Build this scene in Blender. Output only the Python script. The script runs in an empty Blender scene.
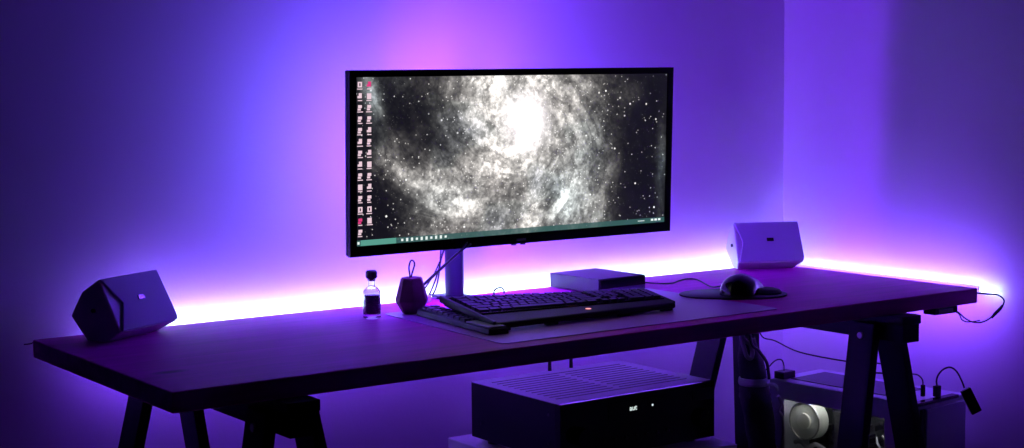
import bpy, bmesh, math, random
import numpy as np
from math import sin, cos, pi, radians
from mathutils import Vector, Matrix
random.seed(4)
SC = bpy.context.scene
COL = SC.collection

# ------------------------------------------------------------------ camera
cam_d = bpy.data.cameras.new('camera')
cam = bpy.data.objects.new('camera', cam_d)
COL.objects.link(cam)
cam_d.sensor_fit = 'HORIZONTAL'
cam_d.sensor_width = 36.0
cam_d.lens = 1553.41 / 1024 * 36.0
cam_d.clip_start = 0.05
cam_d.clip_end = 50
_yaw, _pit, _rol = 0.622847, 0.0881357, -0.0087484
_f = Vector((sin(_yaw)*cos(_pit), cos(_yaw)*cos(_pit), -sin(_pit)))
_r = _f.cross(Vector((0, 0, 1))).normalized()
_u = _r.cross(_f)
_r2 = _r*cos(_rol) + _u*sin(_rol)
_u2 = -_r*sin(_rol) + _u*cos(_rol)
_m = Matrix((( _r2.x, _u2.x, -_f.x, -0.975556), (_r2.y, _u2.y, -_f.y, -2.285281),
             (_r2.z, _u2.z, -_f.z, 1.216957), (0, 0, 0, 1)))
cam.matrix_world = _m
SC.camera = cam

# ------------------------------------------------------------------ world, exposure, light levels
SC.view_settings.view_transform = 'Standard'
SC.view_settings.look = 'None'
SC.view_settings.exposure = 0.0
SC.view_settings.gamma = 1.0
SC.view_settings.use_curve_mapping = False
world = bpy.data.worlds.new('dark_room_air')
SC.world = world
world.use_nodes = True
world.node_tree.nodes['Background'].inputs[0].default_value = (0.10, 0.06, 0.6, 1)
world.node_tree.nodes['Background'].inputs[1].default_value = 0.02
PURPLE = (0.205, 0.036, 1.0)       # colour of the rgb strips
PALE_FILL = (0.52, 0.80, 0.75)          # pale colour of the emitters added to whiten the glow
S_MON = 140.0
S_SIDE_FILL = 390.0
S_DESK = 225.0
S_DESK_FILL = 30.0
S_BACK_FILL = 12.0

# ------------------------------------------------------------------ helpers
MATS = {}

def mat(name, color, rough=0.5, metal=0.0, emit=None, strength=0.0, spec=0.5, noise=0.0, nscale=8.0, bump=0.0, bscale=200.0, coat=0.0):
    m = bpy.data.materials.new(name)
    m.use_nodes = True
    nt = m.node_tree
    b = nt.nodes['Principled BSDF']
    b.inputs['Base Color'].default_value = (*color, 1)
    b.inputs['Roughness'].default_value = rough
    b.inputs['Metallic'].default_value = metal
    b.inputs['Specular IOR Level'].default_value = spec
    b.inputs['Coat Weight'].default_value = coat
    if emit:
        b.inputs['Emission Color'].default_value = (*emit, 1)
        b.inputs['Emission Strength'].default_value = strength
    tc = nt.nodes.new('ShaderNodeTexCoord')
    if noise > 0:
        n = nt.nodes.new('ShaderNodeTexNoise')
        n.inputs['Scale'].default_value = nscale
        n.inputs['Detail'].default_value = 5
        nt.links.new(tc.outputs['Object'], n.inputs['Vector'])
        r = nt.nodes.new('ShaderNodeMapRange')
        r.inputs['To Min'].default_value = 1 - noise
        r.inputs['To Max'].default_value = 1 + noise
        nt.links.new(n.outputs['Fac'], r.inputs['Value'])
        mx = nt.nodes.new('ShaderNodeVectorMath')
        mx.operation = 'SCALE'
        mx.inputs[0].default_value = color
        nt.links.new(r.outputs['Result'], mx.inputs['Scale'])
        nt.links.new(mx.outputs['Vector'], b.inputs['Base Color'])
    if bump > 0:
        n2 = nt.nodes.new('ShaderNodeTexNoise')
        n2.inputs['Scale'].default_value = bscale
        n2.inputs['Detail'].default_value = 3
        nt.links.new(tc.outputs['Object'], n2.inputs['Vector'])
        bp = nt.nodes.new('ShaderNodeBump')
        bp.inputs['Strength'].default_value = bump
        bp.inputs['Distance'].default_value = 0.002
        nt.links.new(n2.outputs['Fac'], bp.inputs['Height'])
        nt.links.new(bp.outputs['Normal'], b.inputs['Normal'])
    MATS[name] = m
    return m

mat('wall_paint', (0.74, 0.73, 0.75), 0.92, noise=0.02, nscale=3, bump=0.15, bscale=120, spec=0.2)
mat('ceiling_paint', (0.08, 0.08, 0.09), 0.95)
mat('dark_paint', (0.04, 0.04, 0.05), 0.9)
mat('floor_wood', (0.06, 0.04, 0.03), 0.45, noise=0.3, nscale=6)
mat('black_plastic', (0.010, 0.010, 0.014), 0.48, bump=0.1, bscale=500, spec=0.3)
mat('black_gloss', (0.004, 0.004, 0.005), 0.16)
mat('mouse_gloss', (0.004, 0.004, 0.006), 0.16, spec=0.3)
mat('black_satin', (0.010, 0.010, 0.014), 0.45, spec=0.35)
mat('black_wood', (0.008, 0.012, 0.016), 0.55, spec=0.3, noise=0.3, nscale=20, bump=0.2, bscale=80)
mat('charcoal_metal', (0.05, 0.05, 0.06), 0.4, metal=0.6)
mat('amp_black', (0.008, 0.011, 0.014), 0.45, spec=0.25)
mat('amp_top', (0.22, 0.18, 0.28), 0.45, metal=0.7)
mat('silver_metal', (0.6, 0.6, 0.62), 0.28, metal=1.0)
mat('pole_metal', (0.016, 0.017, 0.03), 0.42, spec=0.3)
mat('white_plastic', (0.62, 0.61, 0.64), 0.45)
mat('grey_plastic', (0.30, 0.29, 0.33), 0.5)
mat('grille_cloth', (0.50, 0.48, 0.66), 0.85, bump=0.5, bscale=900)
mat('case_paint', (0.52, 0.52, 0.62), 0.42, metal=0.15)
mat('case_dark', (0.06, 0.06, 0.08), 0.6, bump=0.3, bscale=600)
mat('cable_rubber', (0.010, 0.010, 0.012), 0.5)
mat('grey_cable', (0.45, 0.44, 0.5), 0.5)
mat('sleeve_mesh', (0.014, 0.014, 0.018), 0.75, noise=0.4, nscale=60, bump=0.8, bscale=300)
mat('tie_white', (0.5, 0.48, 0.55), 0.7)
mat('table_lacquer', (0.55, 0.5, 0.58), 0.25)
mat('pouch_felt', (0.15, 0.006, 0.07), 0.85, noise=0.2, nscale=90, bump=0.6, bscale=400)
mat('leather_cord', (0.05, 0.01, 0.02), 0.6)
mat('cork_dark', (0.02, 0.012, 0.02), 0.6, noise=0.3, nscale=80)
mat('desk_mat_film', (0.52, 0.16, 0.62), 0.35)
mat('key_plastic', (0.010, 0.010, 0.014), 0.42, spec=0.3)
mat('palm_leather', (0.012, 0.009, 0.012), 0.55, spec=0.3, bump=0.3, bscale=350)
mat('red_led', (0.5, 0.1, 0.05), 0.4, emit=(1.0, 0.35, 0.22), strength=1.6)
mat('display_glow', (0.1, 0.1, 0.1), 0.4, emit=(0.75, 0.9, 0.85), strength=0.9)
mat('rgb_led', PURPLE, 0.5, emit=(0.15, 0.036, 1.0), strength=S_MON)
mat('side_fill', PURPLE, 0.5, emit=(0.19, 0.022, 1.0), strength=S_SIDE_FILL)
mat('desk_led', PURPLE, 0.5, emit=(0.195, 0.052, 1.0), strength=S_DESK)
mat('desk_fill_white', PALE_FILL, 0.5, emit=PALE_FILL, strength=S_DESK_FILL)
mat('back_fill_green', PALE_FILL, 0.5, emit=(0.15, 0.75, 0.6), strength=S_BACK_FILL)
mat('case_led', (1, 1, 1), 0.5, emit=(1.0, 0.97, 0.86), strength=30.0)
mat('orange_led', (1, .3, .1), 0.5, emit=(1.0, 0.25, 0.1), strength=2.0)
mat('fan_white', (0.72, 0.74, 0.68), 0.5)
mat('fan_bright', (0.85, 0.86, 0.80), 0.5)
mat('board_dark', (0.03, 0.035, 0.04), 0.5, noise=0.5, nscale=60)
mat('heatsink', (0.35, 0.36, 0.36), 0.35, metal=0.7)

def glass(name, color, rough=0.0, ior=1.45):
    m = bpy.data.materials.new(name)
    m.use_nodes = True
    b = m.node_tree.nodes['Principled BSDF']
    b.inputs['Base Color'].default_value = (*color, 1)
    b.inputs['Roughness'].default_value = rough
    b.inputs['Transmission Weight'].default_value = 1.0
    b.inputs['IOR'].default_value = ior
    MATS[name] = m
glass('clear_glass', (0.97, 0.95, 1.0))
mat('dark_liquid', (0.035, 0.008, 0.05), 0.2)
def thin_glass(name):
    m = bpy.data.materials.new(name); m.use_nodes = True
    nt = m.node_tree; nt.nodes.clear()
    o = nt.nodes.new('ShaderNodeOutputMaterial'); mx = nt.nodes.new('ShaderNodeMixShader')
    t = nt.nodes.new('ShaderNodeBsdfTransparent'); t.inputs[0].default_value = (.85, .87, .88, 1)
    g = nt.nodes.new('ShaderNodeBsdfGlossy'); g.inputs['Roughness'].default_value = 0.03
    f = nt.nodes.new('ShaderNodeFresnel'); f.inputs[0].default_value = 1.3
    nt.links.new(f.outputs[0], mx.inputs[0]); nt.links.new(t.outputs[0], mx.inputs[1]); nt.links.new(g.outputs[0], mx.inputs[2])
    nt.links.new(mx.outputs[0], o.inputs[0])
    MATS[name] = m
thin_glass('panel_glass')

def wood_material():
    m = bpy.data.materials.new('desk_wood'); m.use_nodes = True
    nt = m.node_tree; b = nt.nodes['Principled BSDF']
    N = nt.nodes.new; L = nt.links.new
    tc = N('ShaderNodeTexCoord')
    mp = N('ShaderNodeMapping'); mp.inputs['Scale'].default_value = (1.2, 14.0, 14.0)
    L(tc.outputs['Object'], mp.inputs['Vector'])
    n1 = N('ShaderNodeTexNoise'); n1.inputs['Scale'].default_value = 3.0; n1.inputs['Detail'].default_value = 8; n1.inputs['Distortion'].default_value = 0.6
    L(mp.outputs['Vector'], n1.inputs['Vector'])
    cr = N('ShaderNodeValToRGB')
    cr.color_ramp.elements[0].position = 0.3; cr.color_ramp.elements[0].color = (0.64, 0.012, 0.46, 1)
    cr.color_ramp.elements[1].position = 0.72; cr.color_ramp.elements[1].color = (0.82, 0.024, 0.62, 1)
    L(n1.outputs['Fac'], cr.inputs['Fac'])
    # knot in the board near its left front
    sp = N('ShaderNodeVectorMath'); sp.operation = 'SUBTRACT'; sp.inputs[1].default_value = (0.07, 0.169, 0.0)
    L(tc.outputs['Object'], sp.inputs[0])
    sc = N('ShaderNodeVectorMath'); sc.operation = 'MULTIPLY'; sc.inputs[1].default_value = (28, 60, 0)
    L(sp.outputs[0], sc.inputs[0])
    ln = N('ShaderNodeVectorMath'); ln.operation = 'LENGTH'; L(sc.outputs[0], ln.inputs[0])
    mr = N('ShaderNodeMapRange'); mr.inputs['From Min'].default_value = 0.3; mr.inputs['From Max'].default_value = 1.1
    mr.inputs['To Min'].default_value = 0.35; mr.inputs['To Max'].default_value = 1.0
    L(ln.outputs['Value'], mr.inputs['Value'])
    ml = N('ShaderNodeVectorMath'); ml.operation = 'SCALE'
    L(cr.outputs['Color'], ml.inputs[0]); L(mr.outputs['Result'], ml.inputs['Scale'])
    L(ml.outputs['Vector'], b.inputs['Base Color'])
    b.inputs['Roughness'].default_value = 0.5
    b.inputs['Specular IOR Level'].default_value = 0.12
    bp = N('ShaderNodeBump'); bp.inputs['Strength'].default_value = 0.12; bp.inputs['Distance'].default_value = 0.001
    L(n1.outputs['Fac'], bp.inputs['Height']); L(bp.outputs['Normal'], b.inputs['Normal'])
    MATS['desk_wood'] = m
wood_material()


class MB:
    def __init__(self):
        self.bm = bmesh.new()
    def box(self, x0, x1, y0, y1, z0, z1, M=None):
        vs = [Vector((x, y, z)) for z in (z0, z1) for y in (y0, y1) for x in (x0, x1)]
        if M: vs = [M @ v for v in vs]
        v = [self.bm.verts.new(p) for p in vs]
        for f in ((0, 2, 3, 1), (4, 5, 7, 6), (0, 1, 5, 4), (2, 6, 7, 3), (0, 4, 6, 2), (1, 3, 7, 5)):
            self.bm.faces.new([v[i] for i in f])
        return self
    def hexa(self, b, t):                       # bottom quad and top quad (ccw from above)
        v = [self.bm.verts.new(p) for p in list(b) + list(t)]
        for f in ((3, 2, 1, 0), (4, 5, 6, 7), (0, 1, 5, 4), (1, 2, 6, 5), (2, 3, 7, 6), (3, 0, 4, 7)):
            self.bm.faces.new([v[i] for i in f])
        return self
    def quad(self, pts):
        self.bm.faces.new([self.bm.verts.new(p) for p in pts])
        return self
    def loft(self, rings, closed=True):
        vs = [[self.bm.verts.new(p) for p in r] for r in rings]
        n = len(vs[0])
        for a, b in zip(vs, vs[1:]):
            for i in range(n):
                self.bm.faces.new([a[i], a[(i+1) % n], b[(i+1) % n], b[i]])
        if closed:
            self.bm.faces.new(vs[0][::-1]); self.bm.faces.new(vs[-1])
        return self
    def cyl(self, p0, p1, r0, r1=None, n=20):
        r1 = r0 if r1 is None else r1
        p0, p1 = Vector(p0), Vector(p1)
        q = (p1-p0).to_track_quat('Z', 'Y')
        rings = []
        for p, r in ((p0, r0), (p1, r1)):
            rings.append([p + q @ Vector((r*cos(2*pi*i/n), r*sin(2*pi*i/n), 0)) for i in range(n)])
        return self.loft(rings)
    def tube(self, pts, r, n=8, sub=6, rad=None):
        P = [Vector(p) for p in pts]
        Q = []
        R = []
        rr = rad or [r]*len(P)
        for i in range(len(P)-1):
            p0 = P[max(i-1, 0)]; p1 = P[i]; p2 = P[i+1]; p3 = P[min(i+2, len(P)-1)]
            for k in range(sub):
                t = k/sub
                Q.append(0.5*((2*p1)+(p2-p0)*t+(2*p0-5*p1+4*p2-p3)*t*t+(3*p1-p0-3*p2+p3)*t**3))
                R.append(rr[i]*(1-t)+rr[i+1]*t)
        Q.append(P[-1]); R.append(rr[-1])
        rings = []
        up = Vector((0.13, 0.21, 0.97))
        for i, p in enumerate(Q):
            d = (Q[min(i+1, len(Q)-1)]-Q[max(i-1, 0)]).normalized()
            a = d.cross(up)
            if a.length < 0.05: a = d.cross(Vector((1, 0, 0)))
            a.normalize(); b = a.cross(d); up = b
            rings.append([p + a*(R[i]*cos(2*pi*j/n)) + b*(R[i]*sin(2*pi*j/n)) for j in range(n)])
        return self.loft(rings)
    def lathe(self, prof, n=32, c=(0, 0, 0), sq=None):
        rings = []
        for r, z in prof:
            ring = []
            for i in range(n):
                a = 2*pi*i/n
                k = 1.0
                if sq:
                    k = (abs(cos(a))**sq + abs(sin(a))**sq)**(-1/sq)
                ring.append((c[0]+r*k*cos(a), c[1]+r*k*sin(a), c[2]+z))
            rings.append(ring)
        return self.loft(rings)
    def prism(self, poly, z0, z1, M=None):      # polygon in xy
        r0 = [Vector((x, y, z0)) for x, y in poly]; r1 = [Vector((x, y, z1)) for x, y in poly]
        if M: r0 = [M @ p for p in r0]; r1 = [M @ p for p in r1]
        return self.loft([r0, r1])
    def build(self, name, material, parent=None, bevel=0, smooth=False, seg=2):
        bmesh.ops.recalc_face_normals(self.bm, faces=self.bm.faces)
        me = bpy.data.meshes.new(name)
        self.bm.to_mesh(me); self.bm.free()
        me.materials.append(MATS[material])
        o = bpy.data.objects.new(name, me)
        COL.objects.link(o)
        if parent: o.parent = parent
        if smooth:
            for p in me.polygons: p.use_smooth = True
            es = o.modifiers.new('edges', 'EDGE_SPLIT'); es.split_angle = radians(38)
        if bevel:
            b = o.modifiers.new('bevel', 'BEVEL'); b.width = bevel; b.segments = seg; b.limit_method = 'ANGLE'; b.angle_limit = radians(30)
            for p in me.polygons: p.use_smooth = True
            wn = o.modifiers.new('wn', 'WEIGHTED_NORMAL'); wn.keep_sharp = True
        return o

def tag(o, label, cat, group=None):
    o['label'] = label; o['category'] = cat
    if group: o['group'] = group
    return o

def thing(name, label, cat, loc=(0, 0, 0), rz=0.0, group=None):
    o = bpy.data.objects.new(name, None)
    COL.objects.link(o)
    o.location = loc; o.rotation_euler = (0, 0, radians(rz))
    return tag(o, label, cat, group)

def struct(o):
    o['kind'] = 'structure'
    return o

# ------------------------------------------------------------------ room
XR, YB, XL, YF, H = 2.095, 0.719, -2.6, -3.4, 2.5
struct(MB().box(XL-.1, XR+.1, YB, YB+.1, 0, H).build('wall_back', 'wall_paint'))
struct(MB().box(XR, XR+.1, YF, YB, 0, H).build('wall_right', 'wall_paint'))
struct(MB().box(XL-.1, XL, YF, YB, 0, H).build('wall_left', 'dark_paint'))
struct(MB().box(XL-.1, XR+.1, YF-.1, YF, 0, H).build('wall_front', 'dark_paint'))
struct(MB().box(XL-.1, XR+.1, YF-.1, YB+.1, -.1, 0).build('floor', 'floor_wood'))
struct(MB().box(XL-.1, XR+.1, YF-.1, YB+.1, H, H+.1).build('ceiling', 'ceiling_paint'))
struct(MB().box(XL, XR-.012, YB-.012, YB, 0, .07).build('baseboard_back', 'white_plastic', bevel=.003))
struct(MB().box(XR-.012, XR, YF, YB, 0, .07).build('baseboard_right', 'white_plastic', bevel=.003))

# ------------------------------------------------------------------ desk board
ZT = 0.74; TB = 0.035; ZU = ZT-TB; DL = 2.0; DW = 0.659
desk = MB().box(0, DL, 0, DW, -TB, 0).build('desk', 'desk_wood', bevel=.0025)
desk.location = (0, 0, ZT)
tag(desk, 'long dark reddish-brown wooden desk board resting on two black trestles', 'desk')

# ------------------------------------------------------------------ trestles
def trestle(x_r, label, legs):
    t = thing('trestle', label, 'trestle', (x_r-.0265, .3, 0), 0, 'black trestles under the desk')
    ox, oy = x_r-.0265, .3
    MB().box(-.0305, .0305, -.34, .34, ZU-.020, ZU).build('top_plate', 'black_wood', t, bevel=.002)
    MB().box(-.0265, .0265, -.338, .338, ZU-.060, ZU-.020).build('crossbeam', 'black_wood', t, bevel=.002)
    for side, y0, y1, sx, sy in legs:
        xi = side*.0265; xo = side*(.0265+.022)
        zt = ZU-.022; zb = 0.0
        def ring(z):
            d = (zt-z); dx = side*sx*d; dy = sy*d
            return [(xi+dx, y0-oy+dy, z), (xo+dx, y0-oy+dy, z), (xo+dx, y1-oy+dy, z), (xi+dx, y1-oy+dy, z)]
        leg = MB().loft([ring(zb), ring(zt)]).build('leg', 'black_wood', t, bevel=.002)
        ym = (y0+y1)/2-oy
        if side < 0:
            xb = xo - sx*.03
            b = MB().cyl((xb+.004, ym+sy*.02, ZU-.05), (xb-.004, ym+sy*.02, ZU-.05), .0075, n=12).build('bolt', 'silver_metal', leg)
    # spreader bar between the legs near the ground
    MB().box(-.11, .11, -.20, -.18, .26, .30).build('spreader', 'black_wood', t, bevel=.002)
    MB().box(-.11, .11, .25, .27, .26, .30).build('spreader', 'black_wood', t, bevel=.002)
    return t
trestle(.240, 'black wooden trestle under the left end of the desk, below the speaker',
        [(-1, .0, .075, .19, -.045), (1, .0, .075, .19, -.045), (-1, .49, .565, .19, .12), (1, .49, .565, .19, .10)])
trestle(1.750, 'black wooden trestle under the right end of the desk, before the computer case',
        [(-1, .025, .098, .19, -.045), (1, .025, .098, .20, -.06), (-1, .49, .57, .19, .13), (1, .485, .56, .055, .02)])

# ------------------------------------------------------------------ led strip stuck along the desk edges
zs = ZT-.012
strip = thing('led_strip', 'glowing purple light strip with added white fill stuck along the back and right desk edges', 'light strip', (1.0, DW, zs))
def loc(o, root):
    o.location = Vector(o.location) - Vector(root.location); return o
def at(root):      # inverse offset so that a builder may use room coordinates
    return root.location
def shift(o):
    o.data.transform(Matrix.Translation(-Vector(o.parent.location))); return o
shift(MB().box(.02, DL-.0005, DW+.0003, DW+.0018, zs-.018, zs-.007).box(DL+.0003, DL+.0018, .01, DW+.0018, zs-.018, zs-.007).build('tape', 'white_plastic', strip))
shift(MB().box(.17, DL-.01, DW+.0019, DW+.0035, zs-.015, zs-.010).box(DL+.0019, DL+.0035, .02, DW-.01, zs-.015, zs-.010).build('colour_diodes', 'desk_led', strip))
ch = MB()      # added shield that keeps the white fill off the wall below
YC = .719-.006; XC = 2.095-.006
ch.box(.17, DL+.06, YC-.0175, YC, zs-.0085, zs-.0070).box(.17, DL+.06, YC-.017, YC-.0155, zs-.0069, zs+.0055)
ch.box(XC-.0175, XC, .05, DW, zs-.0085, zs-.0070).box(XC-.017, XC-.0155, .05, DW, zs-.0069, zs+.0055)
for k in range(6): ch.box(.17+.36*k, .18+.36*k, DW+.0019, YC-.0175, zs-.0085, zs-.0078)
for k in range(3): ch.box(DL+.0019, XC-.0175, .10+.2*k, .11+.2*k, zs-.0085, zs-.0078)
shift(ch.build('added_fill_shield', 'white_plastic', strip))
w = MB()  # added emitters that whiten the strip's glow on the wall
w.quad([(.18, YC-.0152, zs-.0065), (DL+.06, YC-.0152, zs-.0065), (DL+.06, YC-.0152, zs+.004), (.18, YC-.0152, zs+.004)])
w.quad([(XC-.0152, .0, zs-.0065), (XC-.0152, DW, zs-.0065), (XC-.0152, DW, zs-.0025), (XC-.0152, .0, zs-.0025)])
shift(w.build('added_white_fill', 'desk_fill_white', strip))

# ------------------------------------------------------------------ monitor
MW, MH = .828, .3744
mon = bpy.data.objects.new('monitor', None)
COL.objects.link(mon)
_R = Vector((0.99937715, -0.03458897, 0.00699365)); _N = Vector((0.03426245, 0.9985136, 0.0423873)); _U = Vector((-0.00844939, -0.04212128, 0.99907678))
mon.matrix_world = Matrix(((_R.x, _N.x, _U.x, .9808), (_R.y, _N.y, _U.y, .4), (_R.z, _N.z, _U.z, 1.0677), (0, 0, 0, 1)))
tag(mon, 'wide black monitor showing a spiral galaxy wallpaper above the desk', 'monitor')
SX0, SX1, SZ0, SZ1 = -.3985, .3985, -.1655, .1735
b = MB()     # bezel frame
for a in ((-MW/2, SX0, -MH/2, MH/2), (SX1, MW/2, -MH/2, MH/2), (SX0, SX1, -MH/2, SZ0), (SX0, SX1, SZ1, MH/2)):
    b.box(a[0], a[1], 0, .010, a[2], a[3])
b.build('bezel', 'black_gloss', mon)
MB().box(-MW/2, MW/2, .0101, .022, -MH/2, MH/2).build('rear_shell', 'white_plastic' if False else 'grey_plastic', mon, bevel=.003)
MB().box(-.30, .30, .0221, .040, -.14, .13).build('rear_hump', 'black_plastic', mon, bevel=.006)
# badge and joystick below the bezel
MB().box(-.012, .012, -.0008, .0, -MH/2+.006, -MH/2+.011).build('badge', 'grey_plastic', mon)
lug = MB()
lug.cyl((-.014, .008, -MH/2-.0035), (-.014, .008, -MH/2+.001), .006, n=14)
lug.cyl((.010, .008, -MH/2-.0035), (.010, .008, -MH/2+.001), .006, n=14)
lug.build('control_nub', 'black_plastic', mon)

def screen():
    NX, NZ = 640, 272
    rng = np.random.RandomState(5)
    uu, vv = np.meshgrid((np.arange(NX)+.5)/NX, (np.arange(NZ)+.5)/NZ)      # v up
    X = uu*2.35; Y = vv
    def vnoise(x, y, seed):
        g = np.random.RandomState(seed).rand(256, 256)
        xi = np.floor(x).astype(int); yi = np.floor(y).astype(int); fx = x-xi; fy = y-yi
        fx = fx*fx*(3-2*fx); fy = fy*fy*(3-2*fy)
        a = g[yi % 256, xi % 256]; b_ = g[yi % 256, (xi+1) % 256]; c = g[(yi+1) % 256, xi % 256]; d = g[(yi+1) % 256, (xi+1) % 256]
        return (a*(1-fx)+b_*fx)*(1-fy)+(c*(1-fx)+d*fx)*fy
    def fbm(x, y, s, o=5, seed=1):
        r = 0; a = .5; t = 0
        for k in range(o):
            r = r+a*vnoise(x*s*2**k+17.3*k, y*s*2**k+5.1*k, seed+k); t += a; a *= .58
        return r/t
    def P(px, py):      # place in the wallpaper, measured as fractions
        u = (px-357)/311.0; top = 78-6*u; bot = 247-25*u
        return u*2.35, (bot-py)/(bot-top)
    def G(px, py, sx, sy, amp, rot=0.0):
        x, y = P(px, py); dx = X-x; dy = Y-y; c, s = cos(rot), sin(rot)
        a = dx*c+dy*s; b_ = -dx*s+dy*c
        return amp*np.exp(-(a/sx)**2-(b_/sy)**2)
    cx, cy = P(519, 121)
    # swirl coordinates for the dust lanes
    dx = X-cx; dy = Y-cy; r = np.sqrt(dx*dx+dy*dy)+1e-4; th = np.arctan2(dy, dx)
    ph = th+np.log(r+.05)*1.3
    wx = fbm(X, Y, 4, 4, 31)-.5; wy = fbm(X, Y, 4, 4, 33)-.5
    lane = fbm(np.cos(ph)*r*2.2+10+wx*.5, np.sin(ph)*r*2.2+20+wy*.5, 3.6, 6, 40)
    fine = fbm(X, Y, 26, 4, 60); mid = fbm(X, Y, 8, 5, 80)
    base = (G(519, 121, .15, .18, .85)+G(516, 119, .32, .38, .60)+G(505, 115, .55, .68, .24, .3)
            + G(475, 88, .16, .24, .42)+G(545, 165, .26, .36, .16, -1.2)+G(575, 130, .16, .50, .16, .15)
            + G(405, 178, .14, .07, .42, -.6)+G(440, 195, .26, .12, .36, -.5)+G(455, 222, .30, .12, .30)
            + G(470, 175, .26, .16, .32)+G(560, 208, .12, .20, .42)+G(525, 215, .18, .14, .36)+G(590, 215, .10, .14, .26)
            + G(372, 100, .045, .12, .40, .35)+G(385, 152, .06, .10, .16, -.8)+G(500, 235, .35, .06, .22)
            + G(627, 95, .09, .07, .10)+G(663, 165, .035, .26, .16))
    dark = (G(410, 115, .26, .26, 1.0)+G(440, 142, .15, .08, .7, .2)+G(385, 215, .20, .22, 1.0, -.7)+G(640, 190, .25, .45, 1.0)
            + G(645, 110, .22, .25, .9)+G(497, 195, .16, .07, .45, .5)+G(565, 100, .05, .16, .35, .5)+G(545, 195, .05, .15, .4, -.2)+G(460, 155, .16, .05, .45))
    base = base*np.clip(1-.80*np.clip(dark, 0, 1), 0, 1)
    core = np.clip(1.05-r*4.2, 0, 1)
    lane = np.clip((lane-.5)*1.9+.5, 0, 1.2); mid = np.clip((mid-.5)*2.2+.5, 0, 1.2); fine = np.clip((fine-.5)*2.4+.5, 0, 1.3)
    f2 = np.clip((fbm(X, Y, 60, 3, 70)-.5)*2.6+.5, 0, 1.4)
    tex = (.50+.85*lane)*(.66+.62*mid)*(.70+.55*fine)*(.80+.42*f2)
    tex = tex*(1-core)+1.0*core
    ridge = np.clip(1-np.abs(lane-.5)*9, 0, 1)*(1-core)
    lum = base*tex**1.35*(1-.38*ridge)*1.12
    # star fields
    st = np.zeros((NZ, NX))
    dens = .25+np.clip(base*1.5, 0, 1.3)
    for k in range(9500):
        i = rng.randint(1, NZ-1); j = rng.randint(1, NX-1)
        if rng.rand() > dens[i, j]*.7: continue
        a = rng.rand()**5*.9+.06
        st[i, j] += a
        if a > .35:
            st[i-1:i+2, j] += a*.4; st[i, j-1:j+2] += a*.4
    for px, py, a in ((384, 217, 1), (600, 90, 1), (593, 92, .6), (594, 168, .6), (634, 183, .8), (645, 103, .7), (616, 97, .5), (656, 207, 1), (402, 180, 1),
                      (627, 103, .8), (580, 135, .7), (611, 148, .9), (457, 228, .9), (585, 195, .8), (656, 118, .6), (450, 133, .5), (435, 120, .5), (565, 182, .9), (621, 115, .5)):
        x, y = P(px, py); i = int(y*NZ); j = int(x/2.35*NX)
        if 2 < i < NZ-3 and 2 < j < NX-3: st[i-1:i+2, j-1:j+2] += a; st[i-2:i+3, j] += a*.3; st[i, j-2:j+3] += a*.3
    lum = lum+st
    warm = np.clip(1-lum, 0, 1)
    t = fbm(X, Y, 3.0, 3, 99)
    Rr = lum*(1.0+.08*(t-.5)); Gg = lum*(.955+.05*(t < .45)*warm); Bb = lum*(.90+.10*np.clip((.5-t)*4, 0, 1)+.10*core)
    teal = G(560, 205, .18, .3, .5)+G(590, 150, .14, .3, .35)+G(372, 100, .1, .2, .4)+G(663, 165, .06, .3, .7)+G(430, 200, .3, .12, .25)
    Rr = Rr*(1-.22*teal); Bb = Bb*(1+.08*teal)
    Rr = Rr+.006; Gg = Gg+.0055; Bb = Bb+.011
    # taskbar, translucent teal
    bar = vv < .034
    k = (uu < .115) & (uu > .012)
    Rr = np.where(bar, .035+.12*Rr, Rr); Gg = np.where(bar, .105+.12*Gg, Gg); Bb = np.where(bar, .10+.12*Bb, Bb)
    Rr = np.where(bar & k, .10, Rr); Gg = np.where(bar & k, .34, Gg); Bb = np.where(bar & k, .27, Bb)
    for m_ in (Rr, Gg, Bb): np.clip(m_, 0, 1.15, out=m_)
    xs = np.linspace(SX0, SX1, NX+1); zz = np.linspace(SZ0, SZ1, NZ+1)
    gx, gz = np.meshgrid(xs, zz)
    co = np.zeros(((NX+1)*(NZ+1), 3), np.float32); co[:, 0] = gx.ravel(); co[:, 1] = .0035; co[:, 2] = gz.ravel()
    i, j = np.meshgrid(np.arange(NZ), np.arange(NX), indexing='ij')
    a = (i*(NX+1)+j).ravel()
    q = np.stack([a, a+1, a+NX+2, a+NX+1], 1).astype(np.int32)
    me = bpy.data.meshes.new('screen')
    me.vertices.add(len(co)); me.vertices.foreach_set('co', co.ravel())
    me.loops.add(q.size); me.loops.foreach_set('vertex_index', q.ravel())
    me.polygons.add(len(q)); me.polygons.foreach_set('loop_start', np.arange(0, q.size, 4, dtype=np.int32))
    me.update(calc_edges=True)
    ca = me.color_attributes.new('wallpaper', 'FLOAT_COLOR', 'CORNER')
    c = np.stack([Rr.ravel(), Gg.ravel(), Bb.ravel(), np.ones(NX*NZ)], 1).astype(np.float32)
    ca.data.foreach_set('color', np.repeat(c, 4, axis=0).ravel())
    m = bpy.data.materials.new('screen_picture'); m.use_nodes = True
    nt = m.node_tree; bs = nt.nodes['Principled BSDF']
    at_ = nt.nodes.new('ShaderNodeAttribute'); at_.attribute_name = 'wallpaper'
    bs.inputs['Base Color'].default_value = (.004, .004, .005, 1); bs.inputs['Roughness'].default_value = .35
    nt.links.new(at_.outputs['Color'], bs.inputs['Emission Color']); bs.inputs['Emission Strength'].default_value = 1.0
    me.materials.append(m)
    o = bpy.data.objects.new('screen', me); COL.objects.link(o); o.parent = mon
    return P
P = screen()
mat('icon_pink', (0, 0, 0), .5, emit=(.85, .62, .70), strength=1.0)
mat('icon_red', (0, 0, 0), .5, emit=(.75, .05, .22), strength=1.0)
mat('icon_white', (0, 0, 0), .5, emit=(.85, .95, .92), strength=1.0)
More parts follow.
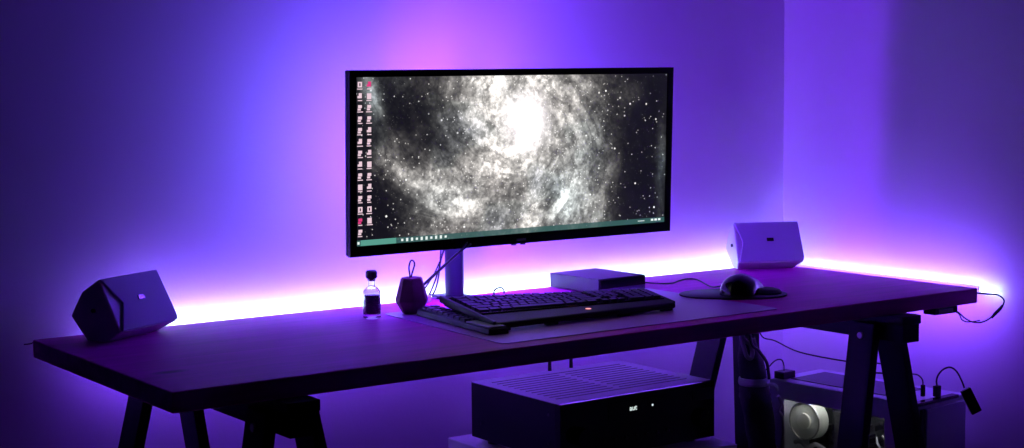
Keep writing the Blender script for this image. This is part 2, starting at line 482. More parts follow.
def uv(u, v, y=.0028): return Vector((SX0+(SX1-SX0)*u, y, SZ0+(SZ1-SZ0)*v))
ic = MB(); wh = MB(); rd = MB()
def rect(m, u, v, du, dv, y=.0028): m.quad([uv(u-du, v-dv, y), uv(u+du, v-dv, y), uv(u+du, v+dv, y), uv(u-du, v+dv, y)])
for r in range(14):
    for cidx in (0, 1):
        u = .0115+.0262*cidx; v = .955-.0672*r
        if r == 13 and cidx == 1: continue
        k = random.randint(0, 3)
        tgt = rd if (r, cidx) in ((0, 1), (12, 0)) else ic
        if k == 0: rect(tgt, u, v, .0062, .017)
        elif k == 1:
            rect(tgt, u-.004, v+.002, .0022, .015); rect(tgt, u+.004, v+.002, .0022, .015); rect(tgt, u, v+.014, .006, .004); rect(tgt, u, v-.011, .006, .004)
        elif k == 2:
            rect(tgt, u, v+.007, .0055, .009); rect(tgt, u-.002, v-.010, .0045, .006)
        else:
            rect(tgt, u+.001, v+.004, .0045, .015); rect(tgt, u-.004, v-.004, .003, .007)
        rect(ic, u+random.uniform(-.001, .001), v-.0245, random.uniform(.0055, .0085), .0028)
for k in range(10):
    u = .133+.0145*k
    rect(wh, u, .017, .0032, .010 if k % 3 else .007)
rect(wh, .006, .017, .003, .008)
for k in range(3): rect(wh, .955+.013*k, .020, .0045, .007)
rect(wh, .915, .018, .012, .0022)
o1 = ic.build('desktop_icons', 'icon_pink', mon); o1['label'] = 'two columns of small pinkish white desktop icons'
o2 = rd.build('desktop_icons', 'icon_red', mon); o2['label'] = 'red desktop icons'
wh.build('taskbar_icons', 'icon_white', mon)
# rgb strip stuck round the back of the monitor
b = MB()
b.box(-.34, .34, .0405, .0420, .105, .117)
b.box(-.34, .34, .0405, .0420, -.125, -.113)
ledm = MB()
for (x0, x1, z0, z1) in ((-.24, .20, .100, .110), (-.22, .10, -.118, -.108), (-.24, -.23, -.107, .097)):
    ledm.box(x0, x1, .0403, .0470, z0, z1)
b.bm.free()
ledm.build('backlight_strip', 'rgb_led', mon)
MB().box(-.195, -.190, .0403, .086, -.13, .10).build('added_side_shield', 'black_plastic', mon, bevel=.001)  # added plate that keeps the side emitter's light from going left
MB().box(-.1898, -.187, .0410, .085, -.128, .098).build('added_side_fill', 'side_fill', mon)  # added emitter that brightens the right wall
wq = MB(); bk = MB()  # added greenish emitters that turn the monitor halo paler, with backing plates
for (x0, x1, z0, z1) in ((-.36, .24, .150, .158), (-.36, .0, -.160, -.152), (-.372, -.362, -.10, .08)):
    bk.box(x0, x1, .0222, .0262, z0, z1)
    wq.quad([(x0, .0266, z0), (x1, .0266, z0), (x1, .0266, z1), (x0, .0266, z1)])
bk.build('added_fill_backing', 'black_plastic', mon)
wq.build('added_green_fill', 'back_fill_green', mon)

# ------------------------------------------------------------------ monitor arm: pole clamped at the rear edge
arm = thing('monitor_mount', 'dark metal monitor pole clamped to the rear edge of the desk', 'monitor stand', (.951, .622, ZT))
MB().cyl((0, 0, .006), (0, 0, .42), .0212, n=32).build('pole', 'pole_metal', arm, smooth=True)
MB().box(-.035, .035, -.03, .0424, 0.0005, .008).box(-.03, .03, .0425, .050, -.06, .008).box(-.03, .03, -.02, .050, -.07, -.055).build('clamp', 'pole_metal', arm, bevel=.002)
MB().cyl((0, 0, .33-.03), (0, 0, .33+.03), .030, n=28).build('collar', 'black_plastic', arm, smooth=True)
MB().box(-.018, .018, -.150, -.02, .315, .345).build('arm', 'pole_metal', arm, bevel=.004)
MB().box(-.05, .05, -.160, -.150, .28, .38).build('mount_plate', 'pole_metal', arm, bevel=.003)

# ------------------------------------------------------------------ cables behind the monitor
def cable(name, pts, r, label, cat='cable', m='cable_rubber', group=None, sub=6):
    o = MB().tube(pts, r, 8, sub).build(name, m, smooth=True)
    return tag(o, label, cat, group)
cable('cable', [(.905, .47, .96), (.906, .56, .90), (.903, .60, .84), (.885, .60, .808), (.869, .60, .787), (.858, .625, .755), (.856, .668, .735), (.856, .672, .60)], .0016, 'thin dark cable curving down behind the pouch from the monitor to the desk rear')
cable('cable', [(.925, .47, .97), (.915, .58, .90), (.899, .61, .806), (.887, .61, .778), (.885, .63, .752), (.885, .670, .733), (.885, .674, .60)], .0018, 'thin dark cable hanging nearly straight, between the pouch and the monitor pole')
cable('cable', [(.915, .47, .96), (.905, .585, .90), (.915, .628, .806), (.908, .63, .773), (.908, .645, .752), (.908, .671, .733), (.908, .674, .60)], .0018, 'thin dark cable hugging the left side of the monitor pole')
pl = thing('power_plug', 'small white plug lying on the desk left of the monitor pole', 'plug', (.866, .615, ZT), 20)
MB().box(-.014, .014, -.010, .010, 0, .016).build('plug_body', 'white_plastic', pl, bevel=.003)
MB().tube([(.013, 0, .008), (.03, .004, .006), (.045, .012, .004), (.062, .010, .003)], .002).build('cord', 'grey_cable', pl, smooth=True)

# ------------------------------------------------------------------ speakers
def speaker(label, loc, rz, gl, notch):
    t = thing('speaker', label, 'speaker', loc, rz, 'pair of angular white desktop speakers')
    sec = [(-.0146, .1208), (.0267, .095), (.0550, .0475), (.0255, 0), (-.0262, 0), (-.0640, .0210)]
    def ring(x, k=0.0, low=0.0):
        return [(x + (low if z < .03 else 0), y*(1-k)-.002*k, .055+(z-.055)*(1-k) if z > .03 else z) for y, z in sec]
    body = MB().loft([ring(0, .06), ring(.004, 0), ring(.171, 0), ring(.175, .06, -.0)])
    # taper the bottom towards its ends
    for v in body.bm.verts:
        if v.co.z < .01:
            v.co.x = .010 + v.co.x*(.152/.175)
    body.build('cabinet', 'white_plastic', t, bevel=.002)
    # front grille plate on the slanted front, with a notched left side
    a = Vector((0, -.0146, .1208)); bq = Vector((0, -.0640, .0210)); s = (bq-a); ln = s.length; s.normalize()
    n = s.cross(Vector((1, 0, 0))).normalized()
    if n.y > 0: n = -n
    out = [(.001, .002), (notch, ln*.50), (.003, ln-.002), (.173, ln-.002), (.176, ln*.9), (.172, .002)]
    r0 = [a+Vector((x, 0, 0))+s*q+n*.0003 for x, q in out]; r1 = [p+n*.005 for p in r0]
    MB().loft([r0, r1]).build('grille', 'grille_cloth', t, bevel=.0015)
    bd = [(.082, ln*.42), (.100, ln*.42), (.100, ln*.50), (.082, ln*.50)]
    r0 = [a+Vector((x, 0, 0))+s*q+n*.0053 for x, q in bd]; r1 = [p+n*.0025 for p in r0]
    o = MB().loft([r0, r1]).build('badge', gl, t, bevel=.0006)
    o['label'] = 'small silver badge' if gl == 'silver_metal' else 'small black badge'
    MB().cyl((-.0008, .0, .06), (.0045, .0, .06), .0042, n=14).build('screw_cap', 'black_plastic', t)
    return t
speaker('angular white speaker on the left end of the desk, dark end cap facing out', (.082, .553, ZT), 30, 'silver_metal', .036)
speaker('angular white speaker at the right rear corner of the desk, near the wall corner', (1.838, .653, ZT), -27, 'black_plastic', .018)

# ------------------------------------------------------------------ bottle
bt = thing('bottle', 'small clear glass bottle with dark liquid and dark stopper beside the pouch', 'bottle', (.655, .487, ZT))
MB().lathe([(.001, 0), (.0165, 0), (.0185, .002), (.0185, .052), (.0175, .058), (.012, .064), (.0072, .067), (.0068, .078), (.0082, .079), (.0082, .082),
            (.0058, .082), (.0054, .068), (.010, .062), (.0155, .056), (.0165, .051), (.0165, .012), (.015, .009), (.001, .008)], 40).build('glass_body', 'clear_glass', bt, smooth=True)
MB().lathe([(.001, .0095), (.0145, .0100), (.0160, .0125), (.0160, .049), (.001, .049)], 40).build('liquid', 'dark_liquid', bt, smooth=True)
MB().lathe([(.001, .078), (.0050, .078), (.0052, .0826), (.0100, .0830), (.0120, .086), (.0118, .097), (.009, .1000), (.001, .1005)], 24).build('stopper', 'cork_dark', bt, smooth=True)

# ------------------------------------------------------------------ faceted pouch with loop
po = thing('pouch', 'dark red faceted pouch with a leather loop standing beside the bottle', 'pouch', (.752, .485, ZT), 12)
prof = [(.018, 0), (.022, .003), (.0362, .026), (.0368, .031), (.0245, .074), (.022, .078)]
MB().loft([[(r*cos(2*pi*(i+.5)/7), r*.95*sin(2*pi*(i+.5)/7), z) for i in range(7)] for r, z in prof]).build('body', 'pouch_felt', po, bevel=.0015)
MB().tube([(-.004, 0, .070), (-.0055, 0, .085), (-.0075, 0, .100), (-.002, .0, .113), (.006, 0, .112), (.009, 0, .104), (.004, 0, .092), (-.001, 0, .080), (-.002, 0, .070)], .0017).build('loop', 'leather_cord', po, smooth=True)

# ------------------------------------------------------------------ forked stick leaning on the monitor
sk = thing('stick', 'thin dark forked stick leaning from behind the pouch up to the lower monitor bezel', 'stick', (.834, .648, ZT))
o = MB()
base = Vector((.806, .615, ZT)); top = Vector((.8235, .378, .892))
o.tube([base, base.lerp(top, .5), base.lerp(top, .86)], .0032, 8, 4)
a = base.lerp(top, .84)
o.tube([a, a.lerp(top, .6)+Vector((-.001, 0, .001)), top+Vector((-.001, 0, .004))], .0017, 8, 4)
o.tube([a, a.lerp(top, .6)+Vector((.003, 0, -.001)), top+Vector((.008, 0, .0))], .0017, 8, 4)
ob = o.build('shaft', 'pole_metal', sk, smooth=True); shift(ob)

# ------------------------------------------------------------------ desk mat
mt = MB()
mw = [(.674, .045), (1.40, .045), (1.40, .52), (.700, .52)]
def rounded(poly, r, n=5):
    out = []
    m = len(poly)
    for i in range(m):
        p = Vector(poly[i]); a = Vector(poly[i-1]); b_ = Vector(poly[(i+1) % m])
        da = (a-p).normalized(); db = (b_-p).normalized()
        p0 = p+da*r; p1 = p+db*r
        for k in range(n+1):
            t = k/n
            out.append(tuple(p0.lerp(p, t).lerp(p.lerp(p1, t), t)))
    return out
mt.prism(rounded(mw, .02), 0, .0014)
dm = mt.build('desk_mat', 'desk_mat_film')
dm.location = (0, 0, ZT+.0002)
tag(dm, 'thin pale desk mat with rounded corners spread under the keyboard', 'desk mat')

# ------------------------------------------------------------------ keyboard
def keyboard():
    t = thing('keyboard', 'wide black keyboard with palm rest and small glowing red emblem', 'keyboard', (.98, .25, ZT))
    O = Vector(t.location)
    FL, FR = Vector((.742, .162, .7600)), Vector((1.212, .166, .7590))
    BL, BR = Vector((.772, .395, .7830)), Vector((1.242, .300, .7700))
    def S(s, q, dz=0.0):                                   # s left-right, q front-back
        p = FL.lerp(FR, s).lerp(BL.lerp(BR, s), q)
        return p-O+Vector((0, 0, dz))
    def slab(mb, s0, s1, q0, q1, z0, z1):
        mb.hexa([S(s0, q0, z0), S(s1, q0, z0), S(s1, q1, z0), S(s0, q1, z0)], [S(s0, q0, z1), S(s1, q0, z1), S(s1, q1, z1), S(s0, q1, z1)])
    b = MB(); slab(b, 0, 1, .33, 1, -.018, -.004); b.build('body', 'black_plastic', t, bevel=.003)
    b = MB(); slab(b, .0, 1.0, .0, .325, -.014, -.001)
    b.build('palm_rest', 'palm_leather', t, bevel=.005)
    b = MB(); slab(b, -.012, .004, .0, 1.03, -.012, .003); slab(b, .996, 1.006, .05, 1.0, -.014, .001); slab(b, .0, 1, .955, 1.0, -.0038, .0006)
    b.build('rim', 'black_satin', t, bevel=.002)
    b = MB(); slab(b, .01, .99, .33, .345, -.0038, .0015); b.build('front_ridge', 'black_gloss', t, bevel=.0006)
    k = MB()
    rows = 6
    for r in range(rows):
        q0 = .375+r*.096; q1 = q0+.080
        n = 23; s = .018
        widths = []
        if r == 0: widths = [1.3, 1.3, 1.3, 6.2, 1.3, 1.3, 1.3, 0, 1, 1, 1, 0, 2, 1, 1]
        elif r == 1: widths = [2.2]+[1]*10+[2.6]+[0, 0, 1, 0, 0]+[1, 1, 1, 1]
        elif r == 5: widths = [1, 0]+[1]*4+[0]+[1]*4+[0]+[1]*4+[0, 1, 1, 1, 0, 1, 1, 1, 1]
        else: widths = [1.3+.2*(4-r)]+[1]*11+[1.9]+[0, 1, 1, 1, 0]+[1, 1, 1, 1]
        gap = [w if w else .45 for w in widths]
        unit = .964/sum(gap)
        for w in widths:
            ww = (w if w else .45)*unit
            if w:
                g = .0032
                p = [S(s+g, q0, -.0035), S(s+ww-g, q0, -.0035), S(s+ww-g, q1, -.0035), S(s+g, q1, -.0035)]
                e = .002; qa = .006
                tt = [S(s+g+e, q0+qa, .0045), S(s+ww-g-e, q0+qa, .0045), S(s+ww-g-e, q1-qa, .0050), S(s+g+e, q1-qa, .0050)]
                k.hexa(p, tt)
            s += ww
    k.build('keys', 'key_plastic', t)
    e = MB(); c = S(.53, .165, -.0012)
    e.lathe([(.0005, 0), (.0062, 0), (.0060, .0009), (.0005, .0011)], 16, c); e.build('glowing_emblem', 'red_led', t)
    for s_, q_ in ((.05, .04), (.95, .04), (.3, .04), (.7, .04)):
        f = MB(); p = S(s_, q_); f.box(p.x-.014, p.x+.014, p.y-.004, p.y+.006, .0018, p.z-.013); f.build('foot', 'black_plastic', t)
    for s_, q_ in ((.06, .93), (.94, .93)):
        f = MB(); p = S(s_, q_); f.box(p.x-.012, p.x+.012, p.y-.006, p.y+.006, .0018, p.z-.017); f.build('foot', 'black_plastic', t)
    return t
keyboard()

def keypad():
    t = thing('keypad', 'narrow black keypad with its own palm rest left of the keyboard', 'keypad', (.709, .140, ZT+.0018), -5.5)
    MB().hexa([(0, 0, 0), (.046, 0, 0), (.046, .31, 0), (0, .31, 0)], [(.002, .002, .011), (.044, .002, .011), (.044, .308, .014), (.002, .308, .014)]).build('body', 'black_plastic', t, bevel=.002)
    k = MB()
    for r in range(8):
        for c in range(2):
            x = .004+.019*c; y = .105+.024*r; z = .0117+.0006*r
            k.hexa([(x, y, z), (x+.017, y, z), (x+.017, y+.021, z), (x, y+.021, z)], [(x+.002, y+.002, z+.006), (x+.015, y+.002, z+.006), (x+.015, y+.019, z+.006), (x+.002, y+.019, z+.006)])
    k.build('keys', 'key_plastic', t)
    o = MB().box(.003, .043, .006, .098, .0113, .0150).build('palm_rest', 'grey_plastic', t, bevel=.002)
    o['label'] = 'smooth grey palm rest'
keypad()

lp = tag(MB().tube([(1.053, .612, ZT+.0025), (1.053, .612, .750), (1.058, .611, .755), (1.067, .611, .757), (1.076, .611, .755), (1.081, .612, .749), (1.081, .612, ZT+.0025)], .0020).build('wire_loop', 'cable_rubber', smooth=True),
         'small dark wire loop standing on the desk behind the keyboard', 'wire')

# ------------------------------------------------------------------ box behind the keyboard
bx = thing('external_drive', 'flat dark box with a black front standing behind the keyboard', 'drive', (1.241, .462, ZT+.0018), 2.5)
MB().box(0, .145, .001, .176, .001, .0345).build('case', 'charcoal_metal', bx, bevel=.0015)
MB().box(.003, .142, -.003, .0006, .012, .0325).build('front_panel', 'black_gloss', bx, bevel=.0008)
MB().box(.003, .142, -.002, .0006, .002, .0115).build('lower_strip', 'grey_plastic', bx, bevel=.0006)

# ------------------------------------------------------------------ mouse on its pad
pd = thing('mouse_pad', 'dark rounded mouse pad near the right end of the desk', 'mouse pad', (1.475, .268, ZT), -33)
pts = []
for i in range(40):
    a = 2*pi*i/40
    pts.append((.122*abs(cos(a))**.85*(1 if cos(a) > 0 else -1), .078*abs(sin(a))**.9*(1 if sin(a) > 0 else -1)))
MB().loft([[(x*.97, y*.96, .0002) for x, y in pts], [(x, y, .0015) for x, y in pts], [(x, y, .0045) for x, y in pts], [(x*.96, y*.95, .006) for x, y in pts]]).build('base', 'black_satin', pd, smooth=True)
# raised rim bead at the right end, where the wrist rests
MB().lathe([(.001, .006), (.034, .006), (.036, .009), (.030, .0145), (.018, .018), (.001, .019)], 28, (.074, -.012, 0)).build('wrist_cushion', 'black_plastic', pd, smooth=True)

ms = thing('mouse', 'glossy black computer mouse with bright highlights on the pad', 'mouse', (1.482, .247, ZT+.0068), -62)
ms.scale = (1.28, 1.28, 1.22)
def mouse_body():
    rings = []
    n = 28
    for k in range(13):
        t = k/12                              # 0 tail .. 1 nose, along y
        y = -.055+.115*t
        w = .033*(1-abs(2*t-1)**3.2)**.5*(1-.12*math.exp(-((t-.55)/.16)**2))+.0008
        h = .040*math.sin(pi*min(1, (t*.86+.10)))**.8*(1-.28*t)+.002
        if k in (0, 12): h *= .45
        rings.append([(w*cos(2*pi*i/n)*(1.0+.12*max(0, -sin(2*pi*i/n))), y, h*max(0, sin(2*pi*i/n))**.75 if sin(2*pi*i/n) > 0 else 0.0) for i in range(n)])
    m = MB(); m.loft(rings); return m
mb = mouse_body().build('shell', 'mouse_gloss', ms, smooth=True)
MB().cyl((-.003, .034, .0205), (.003, .034, .0205), .0075, n=18).build('scroll_wheel', 'grey_plastic', ms, smooth=True)
cable('mouse_cable', [(1.488, .315, .757), (1.503, .352, .749), (1.523, .39, .7435), (1.545, .43, .7425), (1.595, .52, .7425), (1.585, .545, .7425), (1.545, .53, .7425), (1.50, .506, .7425), (1.47, .53, .7425), (1.455, .60, .7425), (1.46, .655, .7425), (1.462, .668, .735), (1.462, .672, .6)], .0018, 'thin black mouse cable snaking over the desk behind the pad')

# ------------------------------------------------------------------ things at the right edge of the desk
ct = thing('light_controller', 'small dark light strip controller fixed under the right end of the desk', 'controller', (1.895, .02, ZU))
MB().box(-.042, .038, -.018, .018, -.0165, 0).build('housing', 'black_plastic', ct, bevel=.003)
MB().box(-.030, .020, -.0186, -.0178, -.013, -.004).build('sticker', 'grey_plastic', ct)
cable('power_lead', [(1.925, .02, .697), (1.943, .01, .688), (1.943, -.01, .676), (1.946, -.03, .669), (1.966, -.04, .668), (1.982, -.05, .677), (1.993, -.06, .694), (2.011, -.06, .701), (2.018, -.06, .717), (2.006, -.05, .729), (2.003, -.02, .728), (2.0025, .03, .728)], .0017,
      'thin dark lead looping off the right front corner of the desk')
cj = thing('cable_connector', 'slim dark inline connector on the lead beside the desk corner', 'connector', (2.0, -.06, .6955))
MB().tube([(-.018, .006, -.018), (-.010, .003, -.009), (.004, 0, .002), (.014, 0, .010)], .0036, 10, rad=[.0022, .0040, .0040, .0022]).build('connector_body', 'black_plastic', cj, smooth=True)
cable('power_lead', [(1.925, .012, .694), (1.940, .005, .684), (1.9465, .0, .670), (1.957, -.012, .666), (1.9665, -.034, .6715)], .0014, 'short second lead drooping from the controller under the desk')
cable('power_lead', [(.0, .657, .7385-.004), (-.006, .655, .733), (-.018, .655, .733)], .0012, 'tiny lead end poking past the left rear corner of the desk')

# ------------------------------------------------------------------ cables, sleeve under the desk
sv = thing('cable_sleeve', 'thick black cable sleeve hanging down beside the rear trestle leg', 'cable sleeve', (1.74, .44, 0))
pts = [(1.689, .44, .60), (1.694, .44, .565), (1.703, .44, .53), (1.712, .44, .495), (1.716, .44, .452), (1.730, .44, .40), (1.738, .44, .35), (1.744, .44, .30), (1.75, .44, .15), (1.75, .44, .02)]
rad = [.020, .027, .031, .033, .040, .036, .036, .034, .036, .030]
o = MB().tube(pts, .03, 16, 10, rad)
rs = random.Random(3)
for v in o.bm.verts:
    a = math.sin(v.co.z*90+v.co.x*60)*.0022+math.sin(v.co.z*47+v.co.y*80)*.0025
    v.co.x += a+rs.uniform(-.001, .001); v.co.y += rs.uniform(-.001, .001)+a*.5
shift(o.build('sleeve', 'sleeve_mesh', sv, smooth=True))
shift(MB().tube([(1.7115, .44, .480), (1.7115, .44, .487), (1.711, .44, .499)], .036, 20, 4, [.0365, .0385, .0365]).build('white_tie', 'tie_white', sv, smooth=True))
shift(MB().tube([(1.715, .402, .487), (1.735, .398, .484), (1.752, .402, .476), (1.757, .405, .466)], .004).build('tie_tail', 'tie_white', sv, smooth=True))
cable('cable', [(1.63, .41, ZU-.002), (1.640, .408, .62), (1.648, .408, .602), (1.664, .405, .590), (1.672, .405, .572), (1.668, .405, .556), (1.655, .405, .560), (1.648, .408, .580), (1.640, .412, .62), (1.638, .414, ZU-.002)], .0055, 'pale grey cable loop hanging from the desk above the black sleeve', m='grey_cable')
cable('cable', [(1.645, .40, ZU-.002), (1.660, .398, .60), (1.680, .392, .575), (1.700, .385, .545), (1.715, .393, .515), (1.722, .398, .500)], .004, 'dark cable slanting into the top of the black sleeve')
cable('cable', [(1.745, .39, .455), (1.757, .39, .435), (1.748, .39, .418), (1.762, .392, .40), (1.768, .395, .36), (1.765, .40, .30), (1.77, .42, .02)], .004, 'pale grey cable end dangling against the right side of the black sleeve', m='grey_cable')
cable('cable', [(1.86, .60, ZU-.001), (1.875, .605, .62), (1.898, .60, .562), (1.896, .55, .556), (1.883, .45, .541), (1.884, .30, .539), (1.878, .20, .549), (1.86, .15, .56), (1.83, .12, .62), (1.80, .14, ZU-.001)], .0018, 'long thin dark cable sagging under the desk above the computer case')

# ------------------------------------------------------------------ computer case
pc = thing('computer_case', 'pale metal computer case with a lit window standing under the right desk end', 'computer', (1.872, .066, 0), 4)
CW, CL, CH = .195, .445, .47
b = MB()
b.box(.002, CW, 0, CL, .02, .035)               # bottom
b.box(.002, CW, .0, CL, CH-.012, CH)            # top
b.box(.002, CW, CL-.012, CL, .035, CH-.012)      # back
b.box(.002, CW, 0, .014, .035, CH-.012)         # front
b.box(CW-.006, CW, .014, CL-.012, .035, CH-.012)   # far side
b.build('shell', 'case_paint', pc, bevel=.002)
b = MB()
w0, w1, h0, h1 = .0865, .4015, .10, .4265
b.box(-.003, .0018, 0, w0, .03, CH-.001).box(-.003, .0018, w1, CL, .03, CH-.001).box(-.003, .0018, w0, w1, .03, h0).box(-.003, .0018, w0, w1, h1, CH-.001)
b.build('side_panel', 'case_paint', pc)
b = MB()
for a in ((w0, w0+.003, h0, h1), (w1-.003, w1, h0, h1), (w0, w1, h0, h0+.003), (w0, w1, h1-.003, h1)):
    b.box(-.0036, -.0031, a[0], a[1], a[2], a[3])
wf = b.build('window_edge', 'white_plastic', pc); wf['label'] = 'bright metal edge round the window'
MB().box(-.0014, -.0002, w0+.001, w1-.001, h0+.001, h1-.001).build('window_pane', 'panel_glass', pc)
MB().box(.03, CW-.03, .10, CL-.04, CH+.0002, CH+.002).build('top_vent', 'case_dark', pc, bevel=.0008)
o = MB(); o.box(-.002, CW-.035, -.0045, .016, CH-.004, CH+.0035); o.build('front_edge_strip', 'black_gloss', pc, bevel=.001)
MB().box(-.001, CW-.035, -.0052, -.0046, CH-.0105, CH-.0065).build('light_edge', 'silver_metal', pc)
MB().box(.012, .026, -.004, -.0002, .04, CH-.014).build('front_groove', 'black_satin', pc)
MB().box(.032, CW-.006, -.005, -.0002, .035, CH-.014).build('front_door', 'case_paint', pc, bevel=.002)
for x in (.02, CW-.03):
    for y in (.03, CL-.05): MB().box(x-.012, x+.012, y, y+.03, 0, .0198).build('foot', 'black_plastic', pc, bevel=.002)
# inside
MB().box(.150, .154, .06, CL-.02, .05, CH-.02).build('motherboard', 'board_dark', pc)
b = MB(); b.box(.05, .1495, .10, CL-.015, .235, .262); b.box(.05, .1495, .10, CL-.015, .270, .274)
b.build('graphics_card', 'black_plastic', pc, bevel=.002)
fan = MB(); fan.cyl((.020, .351, .372), (.055, .351, .372), .0485, n=40)
fo = fan.build('cooler', 'fan_white', pc, smooth=True); fo['label'] = 'large round white cooler'
MB().cyl((.014, .350, .372), (.0198, .350, .372), .020, n=28).build('cooler_hub', 'fan_bright', fo, smooth=True)
def ringmesh(mb, c, r, t, n=32):
    mb.tube([(c[0], c[1]+r*cos(2*pi*i/n), c[2]+r*sin(2*pi*i/n)) for i in range(n+1)], t, 6, 1)
b = MB(); ringmesh(b, (.019, .351, .372), .047, .0022); b.build('cooler_rim', 'heatsink', fo, smooth=True)
b = MB()
for r in (.030, .022): ringmesh(b, (.055, .215, .385), r, .002)
ringmesh(b, (.055, .225, .325), .040, .002); ringmesh(b, (.055, .225, .325), .028, .0016)
b.cyl((.055, .215, .385), (.07, .215, .385), .010, n=16)
b.build('fan_rings', 'heatsink', pc, smooth=True)
b = MB()
rs = random.Random(9)
for k in range(46):
    y = rs.uniform(.12, .39); z = rs.uniform(.28, .41); s1, s2 = rs.uniform(.003, .011), rs.uniform(.003, .011)
    d = rs.uniform(.09, .12)
    b.box(d, .1498, y-s1, y+s1, z-s2, z+s2)
b.box(.06, .1495, .27, .29, .29, .40)
b.build('components', 'charcoal_metal', pc)
b = MB()
for k in range(9):
    y = rs.uniform(.10, .40); z = rs.uniform(.27, .32); b.box(.075, .149, y-.006, y+.006, z-.006, z+.006)
b.build('memory_slots', 'heatsink', pc)
b = MB()
b.tube([(.07, .145, .36), (.06, .125, .35), (.05, .110, .325), (.05, .095, .31), (.06, .09, .28)], .006)
b.tube([(.07, .165, .352), (.055, .150, .34), (.06, .13, .31), (.07, .12, .28)], .003)
b.tube([(.06, .11, .39), (.05, .10, .37), (.05, .095, .34)], .002)
b.tube([(.03, .39, .31), (.03, .37, .314), (.03, .35, .304), (.04, .33, .312), (.05, .31, .300)], .006)
b.build('internal_cables', 'grey_cable', pc, smooth=True)
MB().box(.072, .078, .262, .267, .325, .337).box(.072, .078, .266, .270, .300, .305).build('indicator_light', 'orange_led', pc)
MB().box(.0035, .0075, .11, .40, CH-.0165, CH-.0125).build('lamp_strip', 'case_led', pc)

# plugs, adapters on the case
p1 = thing('usb_plug', 'small black plug with curved lead standing in the case top, nearer the trestle', 'plug', (1.945, .11, CH+.0036), 4)
MB().box(-.0045, .0045, -.004, .004, 0, .028).build('plug_body', 'black_plastic', p1, bevel=.001)
MB().tube([(0, 0, .027), (-.002, 0, .040), (-.016, .0, .052), (-.035, .0, .058), (-.06, 0.01, .060), (-.10, .05, .062), (-.14, .10, .062)], .0017).build('lead', 'cable_rubber', p1, smooth=True)
p2 = thing('usb_adapter', 'black stick adapter hanging from an arched cable plugged into the case top', 'adapter', (1.972, .09, CH+.0036), 4)
MB().box(-.009, .009, -.006, .006, 0, .026).build('plug_body', 'black_plastic', p2, bevel=.0015)
pa = [(1.972, .09, .498), (1.966, .087, .512), (1.963, .08, .527), (1.962, .065, .543), (1.963, .045, .551), (1.965, .028, .543), (1.961, .010, .524), (1.962, .003, .508)]
inv = (Matrix.Translation(Vector((1.972, .09, CH+.0036))) @ Matrix.Rotation(radians(4), 4, 'Z')).inverted()
o = MB().tube(pa, .0022).build('cable', 'cable_rubber', p2, smooth=True); o.data.transform(inv)
M = Matrix.Translation(Vector((1.980, -.002, .4765))) @ Matrix.Rotation(radians(-35), 4, 'Z') @ Matrix.Rotation(radians(-27), 4, 'Y')
o = MB().box(-.0125, .0125, -.006, .006, -.031, .031, M).build('adapter_body', 'black_plastic', p2, bevel=.002); o.data.transform(inv)
ad = thing('power_adapter', 'small black adapter box on the rear corner of the computer case', 'adapter', (1.858, .484, CH+.002), 4)
MB().box(-.016, .030, -.016, .016, .0004, .019).build('housing', 'black_plastic', ad, bevel=.002)
MB().tube([(.004, 0, .019), (.003, .0, .034), (-.006, .0, .048), (-.026, .0, .050), (-.048, .0, .040), (-.07, .02, .0), (-.07, .06, -.10)], .0018).build('lead', 'cable_rubber', ad, smooth=True)

# ------------------------------------------------------------------ side table and receiver
ZTB = .410
tb = thing('side_table', 'low pale side table under the desk carrying the receiver', 'table', (1.205, .45, 0), -.8)
MB().box(-.245, .245, -.225, .225, ZTB-.03, ZTB).build('table_top', 'table_lacquer', tb, bevel=.004)
for sx in (-1, 1):
    for sy in (-1, 1):
        MB().box(sx*.222-.018, sx*.222+.018, sy*.202-.018, sy*.202+.018, 0, ZTB-.0302).build('leg', 'table_lacquer', tb, bevel=.002)
rc = thing('av_receiver', 'large black receiver with vented top on the side table', 'receiver', (.981, .2775, ZTB), .3)
RW, RD, RZ0, RZ1 = .440, .325, .014, .140
MB().box(0.001, RW-.001, .012, RD, RZ0, RZ1-.0015).build('chassis', 'amp_black', rc, bevel=.0015)
o = MB().box(0, RW, .004, RD, RZ1-.0014, RZ1).build('top_cover', 'amp_top', rc, bevel=.0006); o['label'] = 'dark metal top cover with long vent slots'
b = MB()
for k in range(12):
    y = .045+k*.0215
    for (x0, x1) in ((.03, .205), (.225, .405)) if k not in (0, 11) else ((.03, .405),):
        b.box(x0, x1, y, y+.004, RZ1+.0001, RZ1+.0008)
b.build('vent_slots', 'black_plastic', rc)
fp = MB().box(-.001, RW+.001, -.008, .0115, RZ0-.002, RZ1-.0005).build('front_panel', 'black_gloss', rc, bevel=.0008)
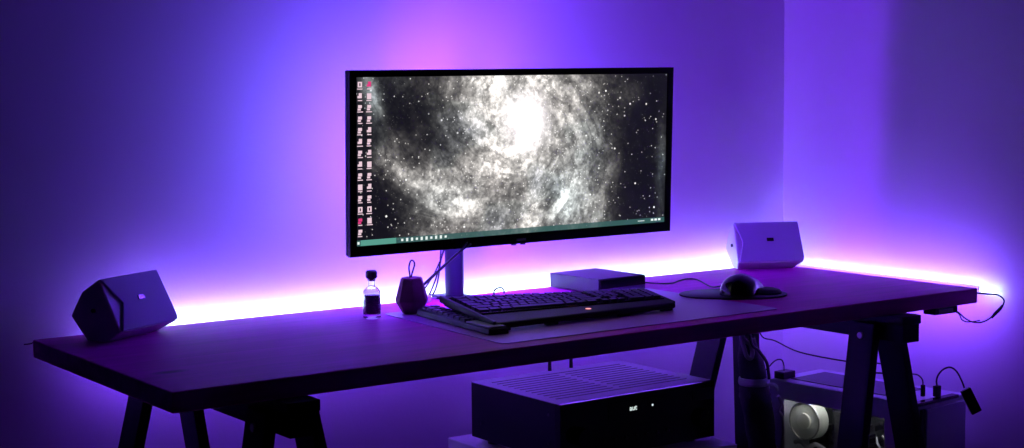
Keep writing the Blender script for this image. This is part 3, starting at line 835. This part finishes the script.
MB().box(.13, .30, -.0095, -.0083, .092, .126).build('display_window', 'black_gloss', rc)
MB().box(.375, RW-.004, -.0098, -.0083, .100, .126).build('side_window', 'black_satin', rc)
MB().cyl((.402, -.0083, .060), (.402, -.022, .060), .021, .020, n=36).build('volume_knob', 'black_gloss', rc, smooth=True)
b = MB(); b.tube([(.400, -.0228, .044), (.404, -.0228, .060), (.410, -.0228, .076)], .0009); b.build('knob_glint', 'silver_metal', rc)  # reflection on the knob's edge, modelled as a thin silver line
MB().cyl((.05, -.0083, .066), (.05, -.030, .066), .020, .019, n=30).build('selector_knob', 'black_gloss', rc, smooth=True)
for k in range(7): MB().cyl((.12+k*.03, -.0083, .045), (.12+k*.03, -.011, .045), .004, n=12).build('button', 'black_satin', rc)
for y, z in ((.035, .112), (.035, .050), (.285, .050)): MB().cyl((-.0015, y, z), (.002, y, z), .0032, n=12).build('side_screw', 'charcoal_metal', rc)
for x in (.04, RW-.04):
    for y in (.04, RD-.04): MB().cyl((x, y, 0), (x, y, RZ0), .018, n=20).build('foot', 'black_plastic', rc)
for x in (.223, .287):
    MB().tube([(x, RD-.008, RZ1-.02), (x, RD-.004, RZ1+.0), (x, RD-.004, RZ1+.045)], .0042, 10, 3, [.005, .0046, .0034]).build('antenna', 'black_plastic', rc, smooth=True)
# status text and dot in the display
fc = bpy.data.curves.new('display_text', 'FONT'); fc.body = 'aut'; fc.size = .0165; fc.extrude = .0001; fc.offset = .0003
tmp = bpy.data.objects.new('display_text', fc); COL.objects.link(tmp)
bpy.context.view_layer.update()
tme = bpy.data.meshes.new_from_object(tmp.evaluated_get(bpy.context.evaluated_depsgraph_get()))
bpy.data.objects.remove(tmp)
to = bpy.data.objects.new('display_text', tme); COL.objects.link(to); tme.materials.clear(); tme.materials.append(MATS['display_glow'])
to.parent = rc; to.location = (.188, -.0099, .1035); to.rotation_euler = (radians(90), 0, 0)
b = MB(); b.cyl((.254, -.0095, .1080), (.254, -.0100, .1080), .0026, n=12); b.build('status_light', 'display_glow', rc)
